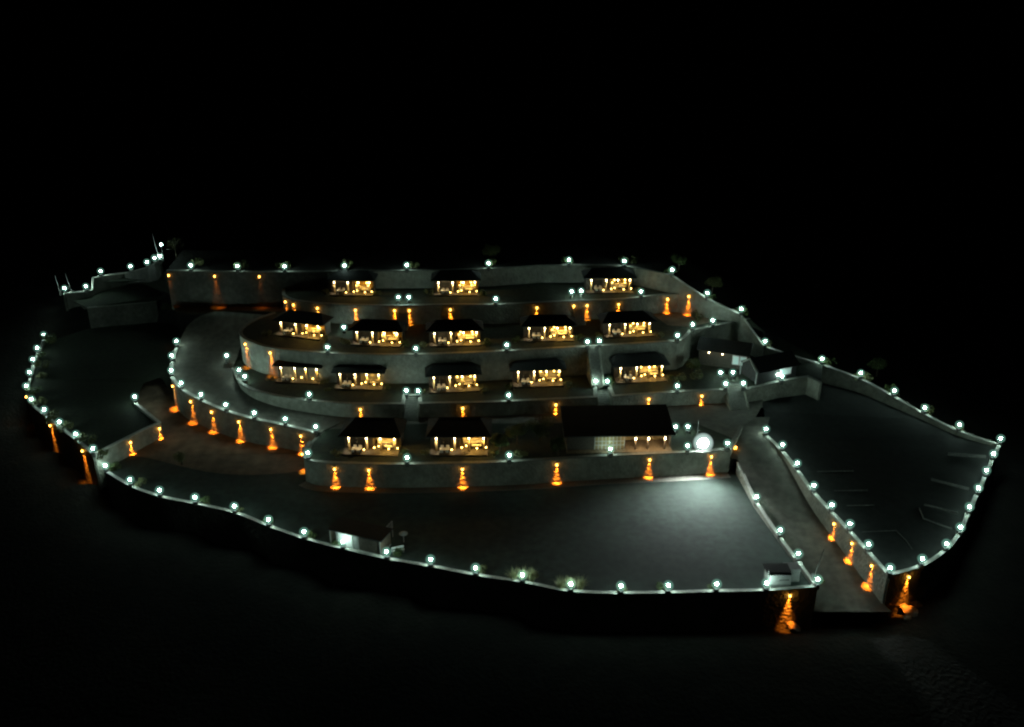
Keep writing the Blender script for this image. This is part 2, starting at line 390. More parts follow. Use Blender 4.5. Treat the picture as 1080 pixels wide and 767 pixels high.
# --- walls: right of travel faces out
fr = smv(front, 4)
wall('front', fr, -8.5, 'long low boundary wall with pale coping around the lawn front', name='boundary_wall', thick=.4)
lf = smv(left, 4)
wall('left', lf, -7, 'curved boundary wall around the dark left plot', name='boundary_wall', thick=.4)
st = [left[-1].copy(), P(99.5, 478, KL-.3), P(100, 489, KF+.3), front[0].copy()]
wall('plotwall', W([(142, 425, KL), (168, 446, KL)]) + W([(150, 454, KL), (120, 469, KL)]) + [left[-1].copy()], -.3, 'angled grey wall holding up the dark left plot', thick=.4, side=-1)
wall('leftstep', [left[-1]+Vector((0, -.05, -.6)), Vector((front[0].x-.6, front[0].y+2.0, KF)), front[0].copy()], -3, 'short stepped wall joining the left and front boundary walls', name='boundary_wall', thick=.4)
wall('ring', smv(roadl, 4)[::-1], -.6, 'tall curved stone wall under the ring road with amber lights', thick=.5)
wall('kerb', [off(corner, 1.9)] + smv([off(kerbl[0], 1.0)] + kerbl[1:] + [front[-1]], 3), -4.6, 'low wall with pale coping between lawn and gate road', name='road_wall', thick=.35, side=-1)
wall('t1', t1, -.6, 'long stone wall of the lowest terrace above the lawn', cm='cap')
wall('t2', t2, 2.4, 'curved stone wall of the second terrace with recessed stairs', cm='cap')
wall('t3', t3, 6.2, 'tall curved grey wall of the third terrace', cm='cap')
wall('t4', t4, 11.5, 'stone wall of the fourth terrace with many amber lights', cm='cap')
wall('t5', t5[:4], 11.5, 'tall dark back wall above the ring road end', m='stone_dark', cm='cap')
wall('t5b', t5[3:], 11.5, 'tall pale back wall behind the top row of bungalows', cm='cap')
wall('parkw', smv(parkw, 3), -7, 'sloping stone wall between gate road and car park', thick=.45, side=1)
wall('parka', smv([parkw[-1]]+parka, 3), -9, 'curved low boundary wall around the car park end', name='boundary_wall', thick=.4)
wall('parkb', smv([parka[-1]]+parkb, 3), 1.0, 'long straight boundary wall behind the car park', name='boundary_wall', thick=.4)
wall('rightb', [rightb[0]+Vector((0, 0, .01))]+rightb[1:], [2, 5, 8, 10, 12], 'steep stepped boundary wall on the upper right', name='boundary_wall', thick=.4)
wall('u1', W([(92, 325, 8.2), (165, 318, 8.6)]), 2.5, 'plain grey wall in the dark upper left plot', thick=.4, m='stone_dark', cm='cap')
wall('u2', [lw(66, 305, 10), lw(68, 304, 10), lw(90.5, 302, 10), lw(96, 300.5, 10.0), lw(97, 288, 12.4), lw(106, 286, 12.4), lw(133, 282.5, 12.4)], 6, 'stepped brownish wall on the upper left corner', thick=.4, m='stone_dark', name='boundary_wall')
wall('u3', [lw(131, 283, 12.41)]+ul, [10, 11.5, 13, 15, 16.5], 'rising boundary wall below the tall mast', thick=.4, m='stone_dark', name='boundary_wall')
face_u = W([(104, 300, 11.4), (168, 293, 12.5)])

# --- terrain outside: one sheet out to the horizon
ctrl = [(v.x, v.y, -4.4) for v in fr[::3]] + [(v.x, v.y, -1.2) for v in lf[::3]] + [(v.x, v.y, -4.4+i*.25) for i, v in enumerate(parka)] + [(v.x, v.y, v.z-2.2) for v in parkb+rightb[1:4]] \
    + [(v.x, v.y+1, Z5-.6) for v in back5] + [(p.x, p.y, 6.5) for p in W([(66, 310, 10), (60, 325, 6)])] + [(p.x, p.y, 9) for p in W([(97, 297, 12.4), (130, 291, 12.4)])]+[(p.x, p.y, 13) for p in ul[1:]] + [(P(900, 700, -5).x, P(900, 700, -5).y, -5.0)] + 6*[(lerp(endl.x, endr.x, k/4), endl.y-d, -4.12-d*.05) for k in range(5) for d in (0, 3, 7)]
site = [v.xy for v in front] + [endl.xy, endr.xy, parkw[-1].xy] + [v.xy for v in parka+parkb+rightb[1:]] + [v.xy for v in back5[::-1]] + [v.xy for v in (ul[::-1])] + [p.xy for p in W([(97, 298, 12.4), (66, 310, 10)])] + [v.xy for v in left]
def inside(x, y):
    c = False
    for a, b in zip(site, site[1:]+site[:1]):
        if (a.y > y) != (b.y > y) and x < (b.x-a.x)*(y-a.y)/(b.y-a.y)+a.x: c = not c
    return c
def fbm(x, y):
    return math.sin(x*.043+1.3)*math.cos(y*.051)+.5*math.sin(x*.11+y*.07)+.25*math.sin(x*.23-y*.19)
def zter(x, y):
    if inside(x, y): return -6.5
    s = t = 0; dm = 1e9
    for a, b, c in ctrl:
        d = (a-x)**2+(b-y)**2+.5; k = 1/d**1.6; s += k*c; t += k; dm = min(dm, d)
    dm = math.sqrt(dm); z = s/t
    return z-min(dm, 60)*.12-max(0, dm-60)*.02+fbm(x, y)*min(1, dm/25)*1.3
def axis(lo, hi, step, far):
    a = [lo-far*f for f in (1, .5, .25, .12, .05)]; k = lo
    while k <= hi: a.append(k); k += step
    return a+[hi+far*f for f in (.05, .12, .25, .5, 1)]
xs, ys = axis(-190, 190, 5, 4000), axis(40, 290, 5, 4000)
vs = [(x, y, zter(x, y)) for y in ys for x in xs]
nx = len(xs)
fs = [(j*nx+i, j*nx+i+1, (j+1)*nx+i+1, (j+1)*nx+i) for j in range(len(ys)-1) for i in range(nx-1)]
me = bpy.data.meshes.new('terrain'); me.from_pydata(vs, [], fs)
for p in me.polygons: p.use_smooth = True
tag(link('terrain', me, M['terrain']), kind='structure')

# ------------------------------------------------------------------ globe lamps
def make_lamp():
    r = empty('globe_lamp')
    MB().box(-.29, .29, -.29, .29, -.35, .44, bevel=.02).build('pillar', M['pillar'], r)
    MB().box(-.34, .34, -.34, .34, .442, .51, bevel=.02).build('cap', M['metal'], r)
    MB().tube((0, 0, .51), (0, 0, LH-.13), .035, .015).build('stem', M['metal'], r)
    g = MB().ball((0, 0, LH), .74, 2).build('globe', M['milk'], r, True)  # sphere of added glow as the lamp's halo, no real glass
    MB().ball((0, 0, LH), GLOBE_R, 1).build('bulb', M['globe'], g, True)
    return r
LAMP = make_lamp(); snapshot(); lamp_used = [False]
LAMPS = []
def lamp(v, label, rz=0):
    o = LAMP if not lamp_used[0] else copy_tree(LAMP)
    lamp_used[0] = True
    o.location = v; o.rotation_euler = (0, 0, rz)
    tag(o, label, 'lamp', 'white globe lamps on stone pillars'); LAMPS.append((label, v)); return o
def run(vs, fmt, rev=False, skip=()):
    vs = vs[::-1] if rev else vs
    for i, v in enumerate(vs):
        lamp(v, fmt % ORD[i])
run(front, 'white globe lamp on the lawn\'s front boundary wall, %s from the left')
run(left, 'white globe lamp on the left plot\'s curved boundary wall, %s from its back end')
run(parkw, 'white globe lamp on the car park\'s road side wall, %s from the top')
run(parka, 'white globe lamp on the car park\'s curved end wall, %s from the gate')
run(parkb, 'white globe lamp on the straight wall behind the car park, %s from the right')
run(roadl, 'white globe lamp on the ring road\'s outer wall, %s from the lowest terrace')
run(kerbl, 'white globe lamp on the wall between lawn and gate road, %s from the top')
run(rightb[1:4], 'white globe lamp on the steep upper right boundary wall, %s from the bottom')
def on(key, pts, z, fmt):
    for i, (x, y) in enumerate(pts):
        q = snap(key, P(x, y, z+LH)); v = Vector((q.x, q.y, q.z))
        lamp(v, fmt % ORD[i])
on('t1', [(328, 476), (429, 484), (537, 480), (644, 474), (726, 471.5), (768.5, 469)], Z1, 'white globe lamp on the lowest terrace wall above the lawn, %s from the left')
on('t2', [(327, 415), (536.7, 418), (715, 408)], Z2, 'white globe lamp on the second terrace wall edge, %s from the left')
on('t3', [(347, 364), (438.5, 368), (534.7, 364.5), (716, 355), (729, 341.5), (752.7, 338.5)], Z3, 'white globe lamp on the third terrace wall, %s from the left')
on('t4', [(523, 317.5), (674, 306)], Z4, 'white globe lamp on the fourth terrace wall edge, %s from the left')
on('t5', [(201, 280), (250, 281), (300, 281)], Z5, 'white globe lamp on the dark back wall above the ring road, %s from the left')
on('t5b', [(363, 280.5), (429, 279.5), (515, 277), (600, 274), (659, 274), (709, 284.5)], Z5, 'white globe lamp on the tall pale back wall, %s from the left')
run(ul, 'white globe lamp on the rising upper left wall, %s from the bottom')
run([lw(68, 304, 10), lw(90.5, 302, 10), lw(106, 286, 12.4)], 'white globe lamp on the stepped upper left corner wall, %s from the left')
def free(pts, fmt):
    for i, (x, y, z) in enumerate(pts):
        p = P(x, y, z+LH); lamp(Vector((p.x, p.y, z)), fmt % ORD[i])
free([(428.5, 412, Z2), (441, 412.5, Z2)], 'white globe lamp atop the second terrace\'s left stair, %s of two')
free([(628.5, 402, Z2), (640.5, 402, Z2)], 'white globe lamp atop the second terrace\'s middle stair, %s of two')
free([(765.5, 404.7, Z2), (784, 404, Z2)], 'white globe lamp atop the plaza stair above the gate road, %s of two')
free([(760, 393, Z2), (773, 392.8, Z2)], 'white globe lamp on the plaza behind the stair, %s of two')
free([(820.5, 395, Z2)], 'white globe lamp beside the black roofed shop, %s from the plaza'); free([(824.8, 397, Z2)], 'white globe lamp on the wall corner in front of the black roofed shop%.0s')
free([(619.7, 360.5, Z3), (632, 359.5, Z3)], 'white globe lamp atop the long stair of the third terrace, %s of two')
free([(420, 313.5, Z4), (431, 313.5, Z4)], 'white globe lamp atop the fourth terrace\'s left stair, %s of two')
free([(603, 307.5, Z4), (613, 306.8, Z4)], 'white globe lamp atop the fourth terrace\'s right stair, %s of two')
free([(239, 375, 7.9), (252, 390.5, 7.0), (258, 397, Z2)], 'white globe lamp on the inner kerb of the ring road, %s from the back')
free([(362.5, 345, Z3)], 'white globe lamp between the two left bungalows of the third terrace%.0s')
free([(712.5, 450, Z1), (725.5, 450, Z1)], 'white globe lamp beside the right end of the restaurant, %s of two')
free([(142, 418.5, KL)], 'white globe lamp on the corner of the left plot by the earth lane%.0s')
# lamp carried high on a mast
r = empty('mast_lamp', P(172, 272, 20)); 
top = 20+ (272-257)*.195/.9-1
MB().tube((0, 0, -1), (0, 0, 2.6), .07, .05).build('pole', M['steel'], r)
g = MB().ball((0, 0, 2.9), .45, 2).build('globe', M['milk'], r, True)  # smaller sphere of added halo glow around this bulb
MB().ball((0, 0, 2.9), GLOBE_R, 1).build('bulb', M['globe'], g, True)
tag(r, 'white globe lamp on a slim pole above the upper left wall', 'lamp')

# ------------------------------------------------------------------ amber wall lights
def make_amber():
    r = empty('wall_light')
    MB().box(-.09, .09, -.02, .02, -.16, .16).box(-.02, .02, .02, .11, -.03, .03).build('bracket', M['metal'], r)
    MB().tube((0, .19, .06), (0, .19, .10), .14, .09, 10).build('hood', M['metal'], r)
    MB().tube((0, .19, -.26), (0, .19, .058), .11, .11, 10).build('lens', M['ambglass'], r)
    l = bpy.data.lights.new('amber_beam', 'SPOT'); l.energy = AMBER_W; l.color = (1, .23, .014); l.spot_size = math.radians(33); l.spot_blend = 1.0; l.shadow_soft_size = .14
    o = bpy.data.objects.new('amber_beam', l); S.collection.objects.link(o); o.parent = r
    o.location = (0, .15, -.28); o.rotation_euler = (math.radians(1), 0, 0)
    return r
AMB = make_amber(); snapshot(); amb_used = [False]
DIM = {}
def amber(key, x, label, drop=.75, near=None, f_=1):
    fct = f_; f = face_at(key, x, near)
    if not f: print('no face', key, x); return
    p, n = f
    o = AMB if not amb_used[0] else copy_tree(AMB); amb_used[0] = True
    o.location = (p.x, p.y, p.z-drop); o.rotation_euler = (0, 0, math.atan2(n.y, n.x)-math.pi/2)
    if fct != 1:
        for c in S.collection.objects:
            if c.parent == o and c.type == 'LIGHT':
                if fct not in DIM: DIM[fct] = c.data.copy(); DIM[fct].energy *= fct
                c.data = DIM[fct]
    tag(o, label, 'wall light', 'amber downlights on the stone walls')
def ambers(key, xs, fmt, f=None, **k):
    for i, x in enumerate(xs): amber(key, x, fmt % ORD[i], f_=f[i] if f else 1, **k)
ambers('t1', [353, 389, 487.5, 587, 685, 750], 'amber wall light on the lowest terrace wall facing the lawn, %s from the left')
ambers('ring', [183.5, 202, 224, 252.5, 286, 318], 'amber wall light under the ring road, %s from the left', drop=1.0)
ambers('plotwall', [135], 'amber wall light on the left plot wall, nearer the boundary%.0s'); amber('plotwall', 166, 'amber wall light on the left plot wall, nearer the earth lane')
ambers('left', [29, 54, 88], 'amber wall light on the outside of the left boundary wall, %s from the back', near=460)
amber('front', 833, 'amber wall light on the outer wall below the white gate cabin')
amber('parka', 958, 'amber wall light on the outer corner wall below the car park')
ambers('parkw', [883, 902, 923], 'amber wall light on the car park wall facing the gate road, %s from the top')
ambers('t2', [380, 488, 586, 684, 740], 'amber wall light on the second terrace wall, %s from the left')
ambers('t3', [260, 286], 'amber wall light on the curved end of the third terrace wall, %s from the left', near=362)
ambers('t4', [302.5, 310.5, 335, 375, 416, 431.5, 475, 566, 605, 619, 652, 704], 'amber wall light on the fourth terrace wall, %s from the left')
ambers('t5', [178, 226.5, 273.5], 'amber wall light on the dark back wall above the ring road, %s from the left', f=[.05, .25, .05])
amber('t5b', 332.5, 'amber wall light on the pale back wall left of the top bungalows')
WALLS['rightb'] = WALLS['rightb'][:3]+(-1,)
amber('rightb', 728, 'amber wall light on the inner face of the steep upper right wall', drop=1.6)
o = copy_tree(AMB); o.location = (t1[1].x-.28, t1[1].y, Z1-.75); o.rotation_euler = (0, 0, math.radians(100))
tag(o, 'amber wall light on the rounded left corner of the lowest terrace wall', 'wall light', 'amber downlights on the stone walls')
o = copy_tree(AMB); e = P(773.5, 467, Z1); o.location = (e.x+.3, e.y, Z1-.75); o.rotation_euler = (0, 0, math.radians(-75))
tag(o, 'amber wall light on the lowest terrace end wall beside the gate road', 'wall light', 'amber downlights on the stone walls')

# ------------------------------------------------------------------ stairs
def stair(a, b, ztop, zbot, depth, runl, label):
    """a, b: pixels of the two upper ends; the flight comes down towards the camera from there"""
    A_, B_ = P(*a, ztop), P(*b, ztop); c = (A_+B_)/2; d = (B_-A_).xy.normalized(); wd = (B_-A_).xy.length
    r = empty('stairs', (c.x, c.y, zbot), math.atan2(d.y, d.x))
    H = ztop-zbot; n = max(8, round(H/.18)); g = runl/n
    mb = MB()
    for i in range(n):
        mb.box(-wd/2, wd/2, -(i+1)*g, -i*g, -.2, H-(i+1)*H/(n+1))
    mb.build('steps', M['cap'], r)
    for s in (-1, 1):
        bm = MB(); x0, x1 = s*wd/2+(.003 if s > 0 else -.003), s*(wd/2+.28)
        pts = [(0.3, -.2), (.3, H+.45), (0, H+.45), (-runl, .5), (-runl-.1, -.2)]
        va = [bm.bm.verts.new((x0, y, z)) for y, z in pts]; vb = [bm.bm.verts.new((x1, y, z)) for y, z in pts]
        bm.bm.faces.new(va); bm.bm.faces.new(vb[::-1])
        for i in range(5): bm.bm.faces.new((va[i], va[(i+1) % 5], vb[(i+1) % 5], vb[i]))
        bm.build('side_wall', M['stone'], r)
    tag(r, label, 'stairs')
stair((427.8, 418.5), (441.2, 418.5), Z2, Z1, 4, 4.2, 'stone stair recessed in the second terrace wall between two left bungalows')
stair((629, 408.6), (640.5, 408.2), Z2, Z1, 4, 5.0, 'stone stair recessed in the second terrace wall behind the restaurant')
stair((766, 408), (783, 407.5), Z2, Z1, 4, 4.2, 'wide stone stair climbing from the gate road to the plaza')
stair((621, 366), (631, 365.6), Z3, Z2, 0, 5.8, 'long stair from the third terrace down to the second')
stair((421, 319.5), (430, 319.5), Z4, Z3, 0, 4.8, 'left stair down from the fourth terrace')
stair((604, 314.5), (612, 314.2), Z4, Z3, 0, 4.8, 'right stair down from the fourth terrace')
# pergola over the long stair
c = P(626, 392, Z2); r = empty('pergola', c)
MB().box(-1.9, 1.9, -.7, .7, 2.5, 2.62).build('roof', M['roof'], r)
for sx in (-1.6, 1.6): MB().box(sx-.07, sx+.07, -.07, .07, 0, 2.498).build('post', M['metal'], r)
tag(r, 'small flat black pergola at the foot of the long stair', 'pergola')

# ------------------------------------------------------------------ bungalows
def make_bungalow():
    r = empty('bungalow')
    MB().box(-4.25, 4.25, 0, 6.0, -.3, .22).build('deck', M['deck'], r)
    w_ = MB().box(-4.25, 4.25, 5.8, 6.0, .222, 3.0).box(-4.25, -4.05, 2.4, 5.798, .222, 3.0).box(4.05, 4.25, 3.2, 5.798, .222, 3.0).box(-.1, .1, 2.4, 5.798, .222, 3.0)
    w_.build('wall', M['clad'], r)
    MB().box(.102, 4.048, 5.6, 5.798, .222, 2.99).build('porch_wall', M['flame'], r)
    fr_ = MB().box(-4.048, -3.5, 2.42, 2.55, .222, 3.0).box(-1.2, -.102, 2.42, 2.55, .222, 3.0).box(-3.5, -1.2, 2.42, 2.55, 2.35, 3.0)
    fr_.build('front_wall', M['clad'], r)
    d = MB().box(-3.498, -2.36, 2.47, 2.52, .225, 2.345).build('sliding_door', M['glass'], r)
    MB().box(-2.42, -2.36, 2.44, 2.468, 1.0, 1.3).build('handle', M['steel'], d)
    d = MB().box(-2.34, -1.202, 2.47, 2.52, .225, 2.345).build('sliding_door', M['glass'], r)
    # hip roof
    mb = MB(); e = [(-4.8, .75, 2.95), (4.8, .75, 2.95), (4.8, 6.6, 2.95), (-4.8, 6.6, 2.95)]; f_ = [(x, y, z+.18) for x, y, z in e]
    rg = [(-3.0, 5.3, 4.05), (3.0, 5.3, 4.05)]
    bm = mb.bm; ve = [bm.verts.new(p) for p in e]; vf = [bm.verts.new(p) for p in f_]; vr = [bm.verts.new(p) for p in rg]
    bm.faces.new(ve[::-1])
    for i in range(4): bm.faces.new((ve[i], ve[(i+1) % 4], vf[(i+1) % 4], vf[i]))
    bm.faces.new((vf[0], vf[1], vr[1], vr[0])); bm.faces.new((vf[1], vf[2], vr[1])); bm.faces.new((vf[2], vf[3], vr[0], vr[1])); bm.faces.new((vf[3], vf[0], vr[0]))
    rf = mb.build('roof', M['roof'], r)
    MB().box(-3.1, 3.1, 5.22, 5.38, 4.03, 4.11).build('ridge_cap', M['roof'], rf)
    for i, x in enumerate((-3.35, -.65, 1.45, 3.6)):
        p = MB().box(x-.13, x+.13, 1.42, 1.68, .222, 2.948).build('post', M['ochre'], r)
        lp = MB().tube((x, 1.33, 2.40), (x, 1.33, 2.62), .065, .065, 10).build('wall_lamp', M['warm'], r)
        MB().tube((x, 1.33, 2.622), (x, 1.33, 2.68), .085, .07, 10).build('cap', M['metal'], lp)
        l = POSTL if i < 2 else POSTL2
        o = bpy.data.objects.new('post_beam', l); S.collection.objects.link(o); o.parent = r
        o.location = (x, 1.26, 2.34); o.rotation_euler = (math.radians(4), 0, 0)
    # kitchen counter and pendant in the open veranda half
    c_ = MB().box(.5, 3.4, 3.7, 4.3, .222, 1.05, bevel=.02).build('counter', M['white'], r)
    MB().box(.4, 3.5, 3.6, 4.4, 1.052, 1.12).build('worktop', M['tabletop'], c_)
    for x in (1.0, 2.9):
        pn = MB().tube((x, 3.0, 2.2), (x, 3.0, 2.94), .015, .015, 6).build('pendant', M['metal'], r)
        MB().ball((x, 3.0, 2.08), .13, 1).build('bulb', M['bulb'], pn, True)
    for x, y, z in ((.35, 1.9, .5), (1.0, 2.2, .62), (2.6, 1.7, .45), (3.0, 3.75, 1.35), (3.95, 1.8, .55), (.7, 3.75, 1.35), (-1.1, 1.2, .5)):
        q = MB().tube((x, y, z-.28), (x, y, z-.10), .05, .03, 6).build('lantern', M['metal'], r); MB().ball((x, y, z), .10, 1).build('flame', M['bulb'], q, True)
    o = bpy.data.objects.new('room_light', ROOML); S.collection.objects.link(o); o.parent = r; o.location = (2.0, 2.55, 2.5)
    o = bpy.data.objects.new('porch_light', PORCHL); S.collection.objects.link(o); o.parent = r; o.location = (-2.1, .9, 2.3)
    return r
POSTL = bpy.data.lights.new('post_beam_white', 'SPOT'); POSTL.energy = POST_W; POSTL.color = (1, .80, .48); POSTL.spot_size = math.radians(75); POSTL.spot_blend = .9; POSTL.shadow_soft_size = .05
POSTL2 = bpy.data.lights.new('post_beam_yellow', 'SPOT'); POSTL2.energy = POST_W*.9; POSTL2.color = (1, .62, .18); POSTL2.spot_size = math.radians(80); POSTL2.spot_blend = .9; POSTL2.shadow_soft_size = .05
ROOML = bpy.data.lights.new('room_bulb', 'POINT'); ROOML.energy = ROOM_W; ROOML.color = (1, .53, .09); ROOML.shadow_soft_size = .2
PORCHL = bpy.data.lights.new('porch_bulb', 'POINT'); PORCHL.energy = ROOM_W*.13; PORCHL.color = (1, .72, .36); PORCHL.shadow_soft_size = .1
def make_chair():
    r = empty('dining_chair')
    MB().box(-.24, .24, -.24, .24, .42, .48, bevel=.015).build('seat', M['chair'], r)
    MB().box(-.24, .24, .19, .25, .5, .95, bevel=.015).build('backrest', M['cushion'], r)
    for x in (-.2, .2):
        for y in (-.2, .2): MB().box(x-.025, x+.025, y-.025, y+.025, 0, .418).build('leg', M['metal'], r)
    return r
def make_table():
    r = empty('dining_table')
    MB().box(-.8, .8, -.45, .45, .71, .76, bevel=.01).build('tabletop', M['tabletop'], r)
    for x in (-.7, .7):
        for y in (-.36, .36): MB().box(x-.035, x+.035, y-.035, y+.035, 0, .708).build('leg', M['metal'], r)
    return r
def make_sofa():
    r = empty('sofa')
    MB().box(-.95, .95, -.4, .4, .1, .36, bevel=.02).build('base', M['chair'], r)
    MB().box(-.8, .8, -.38, .24, .362, .48, bevel=.04).build('seat_cushion', M['cushion'], r)
    MB().box(-.95, .95, .25, .4, .362, .82, bevel=.03).build('backrest', M['cushion'], r)
    for s in (-1, 1): MB().box(s*.88-.07, s*.88+.07, -.4, .248, .362, .6, bevel=.02).build('armrest', M['chair'], r)
    return r
BUN = make_bungalow(); CHAIR = make_chair(); TABLE = make_table(); SOFA = make_sofa(); snapshot()
used = set()
def inst(src):
    if src.name in used: return copy_tree(src)
    used.add(src.name); return src
ROWS = [('top', Z4, [((347, 311), (393, 312)), ((457, 312), (505, 311)), ((618, 309.5), (669, 308.5))]),
        ('third', Z3, [((288, 350.5), (339, 361)), ((370, 363), (422, 366.5)), ((452, 366), (508, 363.5)), ((552, 360), (606, 359)), ((638, 357), (690, 353.5))]),
        ('second', Z2, [((290, 402), (336, 406)), ((352, 410), (403, 411.5)), ((452, 415.5), (506, 411.5)), ((541, 409), (595, 406.5)), ((650, 405.5), (704, 401))]),
        ('lowest', Z1, [((360, 479), (420, 481.5)), ((452, 480.5), (516, 480))])]
NM = {3: ['leftmost', 'middle', 'rightmost'], 5: ['leftmost', 'second from left', 'middle', 'second from right', 'rightmost'], 2: ['left', 'right']}
BEDS = []; VAR = {}; rv = random.Random(3)
for row, z, L in ROWS:
    for i, (a, b) in enumerate(L):
        A_, B_ = P(*a, z+.22), P(*b, z+.22); c = (A_+B_)/2; d = B_-A_; wd = d.xy.length; rz = math.atan2(d.y, d.x)*.6
        o = inst(BUN); o.location = (c.x, c.y, z); o.rotation_euler = (0, 0, rz); s = max(.88, min(1.1, wd/8.7)); o.scale = (s, s*(.72 if row in ('top', 'third') else 1), .92 if row == 'third' else 1)
        for q in S.collection.objects:
            if q.parent == o and q.type == 'LIGHT' and not q.name.startswith('post'):
                k = rv.choice((.45, .7, 1, 1.4)); key = (q.data.name.split('.')[0], k)
                if key not in VAR: VAR[key] = q.data.copy(); VAR[key].energy = (ROOM_W if q.name.startswith('room') else ROOM_W*.13)*k
                q.data = VAR[key]
        desc = NM[len(L)][i]
        tag(o, 'dark roofed bungalow with lit porch, %s in the %s row' % (desc, row), 'bungalow', 'lit bungalows on the terraces')
        R = Matrix.Translation(o.location) @ Matrix.Rotation(rz, 4, 'Z')
        def put(src, x, y, ang, label, cat, grp):
            q = inst(src); q.location = R @ Vector((x*s, y*s, .222)); q.rotation_euler = (0, 0, rz+ang); tag(q, label, cat, grp)
        nm = '%s %s-row bungalow' % (desc, row)
        BEDS.append((nm, R, s))
        put(TABLE, -2.1, .72, 0, 'pale dining table on the porch of the %s' % nm, 'table', 'porch tables')
        for x, y, an in ((-2.5, .16, math.pi), (-1.7, .16, math.pi), (-2.5, 1.28, 0), (-1.7, 1.28, 0)):
            put(CHAIR, x, y, an+random.uniform(-.2, .2), 'dining chair at the porch table of the %s' % nm, 'chair', 'chairs around the table of the %s' % nm)
        put(SOFA, 2.5, 2.35, 0, 'cushioned sofa on the lit half of the porch of the %s' % nm, 'sofa', 'porch sofas')

# restaurant on the lowest terrace
A_, B_ = P(598, 479, Z1), P(709, 477, Z1); c = (A_+B_)/2; wd = (B_-A_).xy.length; h = wd/2
r = empty('restaurant', (c.x, c.y, Z1), math.atan2((B_-A_).y, (B_-A_).x))
MB().box(-h, h, 0, 8, -.1, .15).build('floor', M['wood'], r)
MB().box(-h, h, 7.8, 8, .152, 3.6).box(-h, -h+.2, .6, 7.798, .152, 3.0).box(h-.2, h, 1.6, 7.798, .152, 3.0).box(-h+.202, -h+4.5, 1.0, 1.2, .152, 2.9).build('wall', M['clad'], r)
wn = MB()
x0, x1 = -h+4.6, -h+9.4
for k in range(9): wn.box(lerp(x0, x1, k/8)-.04, lerp(x0, x1, k/8)+.04, 1.0, 1.1, .152, 2.6)
for z in (.9, 1.6, 2.5): wn.box(x0, x1, 1.02, 1.08, z, z+.08)
wf = wn.build('window_frame', M['white'], r)
MB().box(x0, x1, 1.3, 1.34, .152, 2.6).build('blind', M['ochre'], wf)
MB().box(-h+9.5, h-.2, 4.0, 4.2, .152, 2.9).build('rear_partition', M['ochre'], r)
mb = MB(); bm = mb.bm; pr = [(-h-.5, .1, 2.95), (h+.3, .1, 2.95), (h+.3, 8.4, 4.3), (-h-.5, 8.4, 4.3)]
va = [bm.verts.new(p) for p in pr]; vb = [bm.verts.new((x, y, z+.2)) for x, y, z in pr]
bm.faces.new(va[::-1]); bm.faces.new(vb)
for i in range(4): bm.faces.new((va[i], va[(i+1) % 4], vb[(i+1) % 4], vb[i]))
mb.build('roof', M['roof'], r)
for x in (2.6, 4.7, 7.4):
    p = MB().box(x-.1, x+.1, .7, .9, .152, 2.948).build('post', M['brown'], r)
    MB().tube((x, .6, 2.1), (x, .6, 2.4), .09).build('wall_lamp', M['warm'], r)
    l = bpy.data.lights.new('dining_lamp', 'POINT'); l.energy = 110; l.color = (1, .72, .4); l.shadow_soft_size = .1
    o = bpy.data.objects.new('dining_lamp', l); S.collection.objects.link(o); o.parent = r; o.location = (x, .35, 2.0)
tag(r, 'long dark roofed restaurant with a white lattice window on the lowest terrace', 'building')

# floodlight
p = snap('t1', P(742, 478, Z1)); r = empty('floodlight', p)
MB().tube((0, 0, 0), (0, 0, 1.0), .08).build('pole', M['metal'], r)
MB().tube((0, .28, 1.5), (0, -.02, 1.5), .6, .9, 24).build('housing', M['metal'], r)
MB().tube((0, -.024, 1.5), (0, -.09, 1.5), .85, .82, 24).build('lens', M['flood'], r)
MB().ball((0, -.1, 1.6), 1.65, 3).build('diffuser_dome', M['milk_flood'], r, True)  # glowing sphere added round the floodlight as its halo
l = bpy.data.lights.new('flood_beam', 'SPOT'); l.energy = FLOOD_W; l.color = (.86, 1, .97); l.spot_size = math.radians(120); l.spot_blend = 1; l.shadow_soft_size = .4
o = bpy.data.objects.new('flood_beam', l); S.collection.objects.link(o); o.parent = r; o.location = (0, -.3, 1.5); o.rotation_euler = (math.radians(-60), 0, math.radians(-14))
tag(r, 'large dazzling white floodlight on the lowest terrace wall', 'floodlight')

# ------------------------------------------------------------------ buildings on the plaza
A_, B_ = P(736, 384, Z2), P(787, 391, Z2); d = B_-A_; c = (A_+B_)/2; h = d.xy.length/2
r = empty('reception_house', (c.x, c.y, Z2), math.atan2(d.y, d.x))
MB().box(-h, h, 0, 5, -.3, 3.2).build('wall', M['clad'], r)
for x in (h-2.1, h-.75):
    f = MB().box(x-.62, x+.62, -.06, -.003, .9, 2.7).build('window', M['white'], r)
    MB().box(x-.5, x+.5, -.09, -.061, 1.02, 2.58).build('pane', M['winlit'], f)
MB().box(-1.2, -.2, -.05, -.003, 0, 2.2).build('door', M['clad'], r)
mb = MB(); bm = mb.bm; e = [(-h-.4, -.7, 3.2), (h+.4, -.7, 3.2), (h+.4, 5.6, 3.2), (-h-.4, 5.6, 3.2)]
va = [bm.verts.new(q) for q in e]; vr = [bm.verts.new((-h-.4, 2.45, 4.7)), bm.verts.new((h+.4, 2.45, 4.7))]
bm.faces.new(va[::-1]); bm.faces.new((va[0], va[1], vr[1], vr[0])); bm.faces.new((va[2], va[3], vr[0], vr[1])); bm.faces.new((va[1], va[2], vr[1])); bm.faces.new((va[3], va[0], vr[0]))
mb.build('roof', M['roof'], r)
for x in (-2.6, -.1): MB().ball((x, -.25, 2.75), .09, 1).build('porch_lamp', M['warm'], r)
tag(r, 'brown house on the plaza with two pale lit windows', 'building')
A_, B_ = P(799, 405, Z2), P(839, 397, Z2); d = B_-A_; c = (A_+B_)/2; h = d.xy.length/2
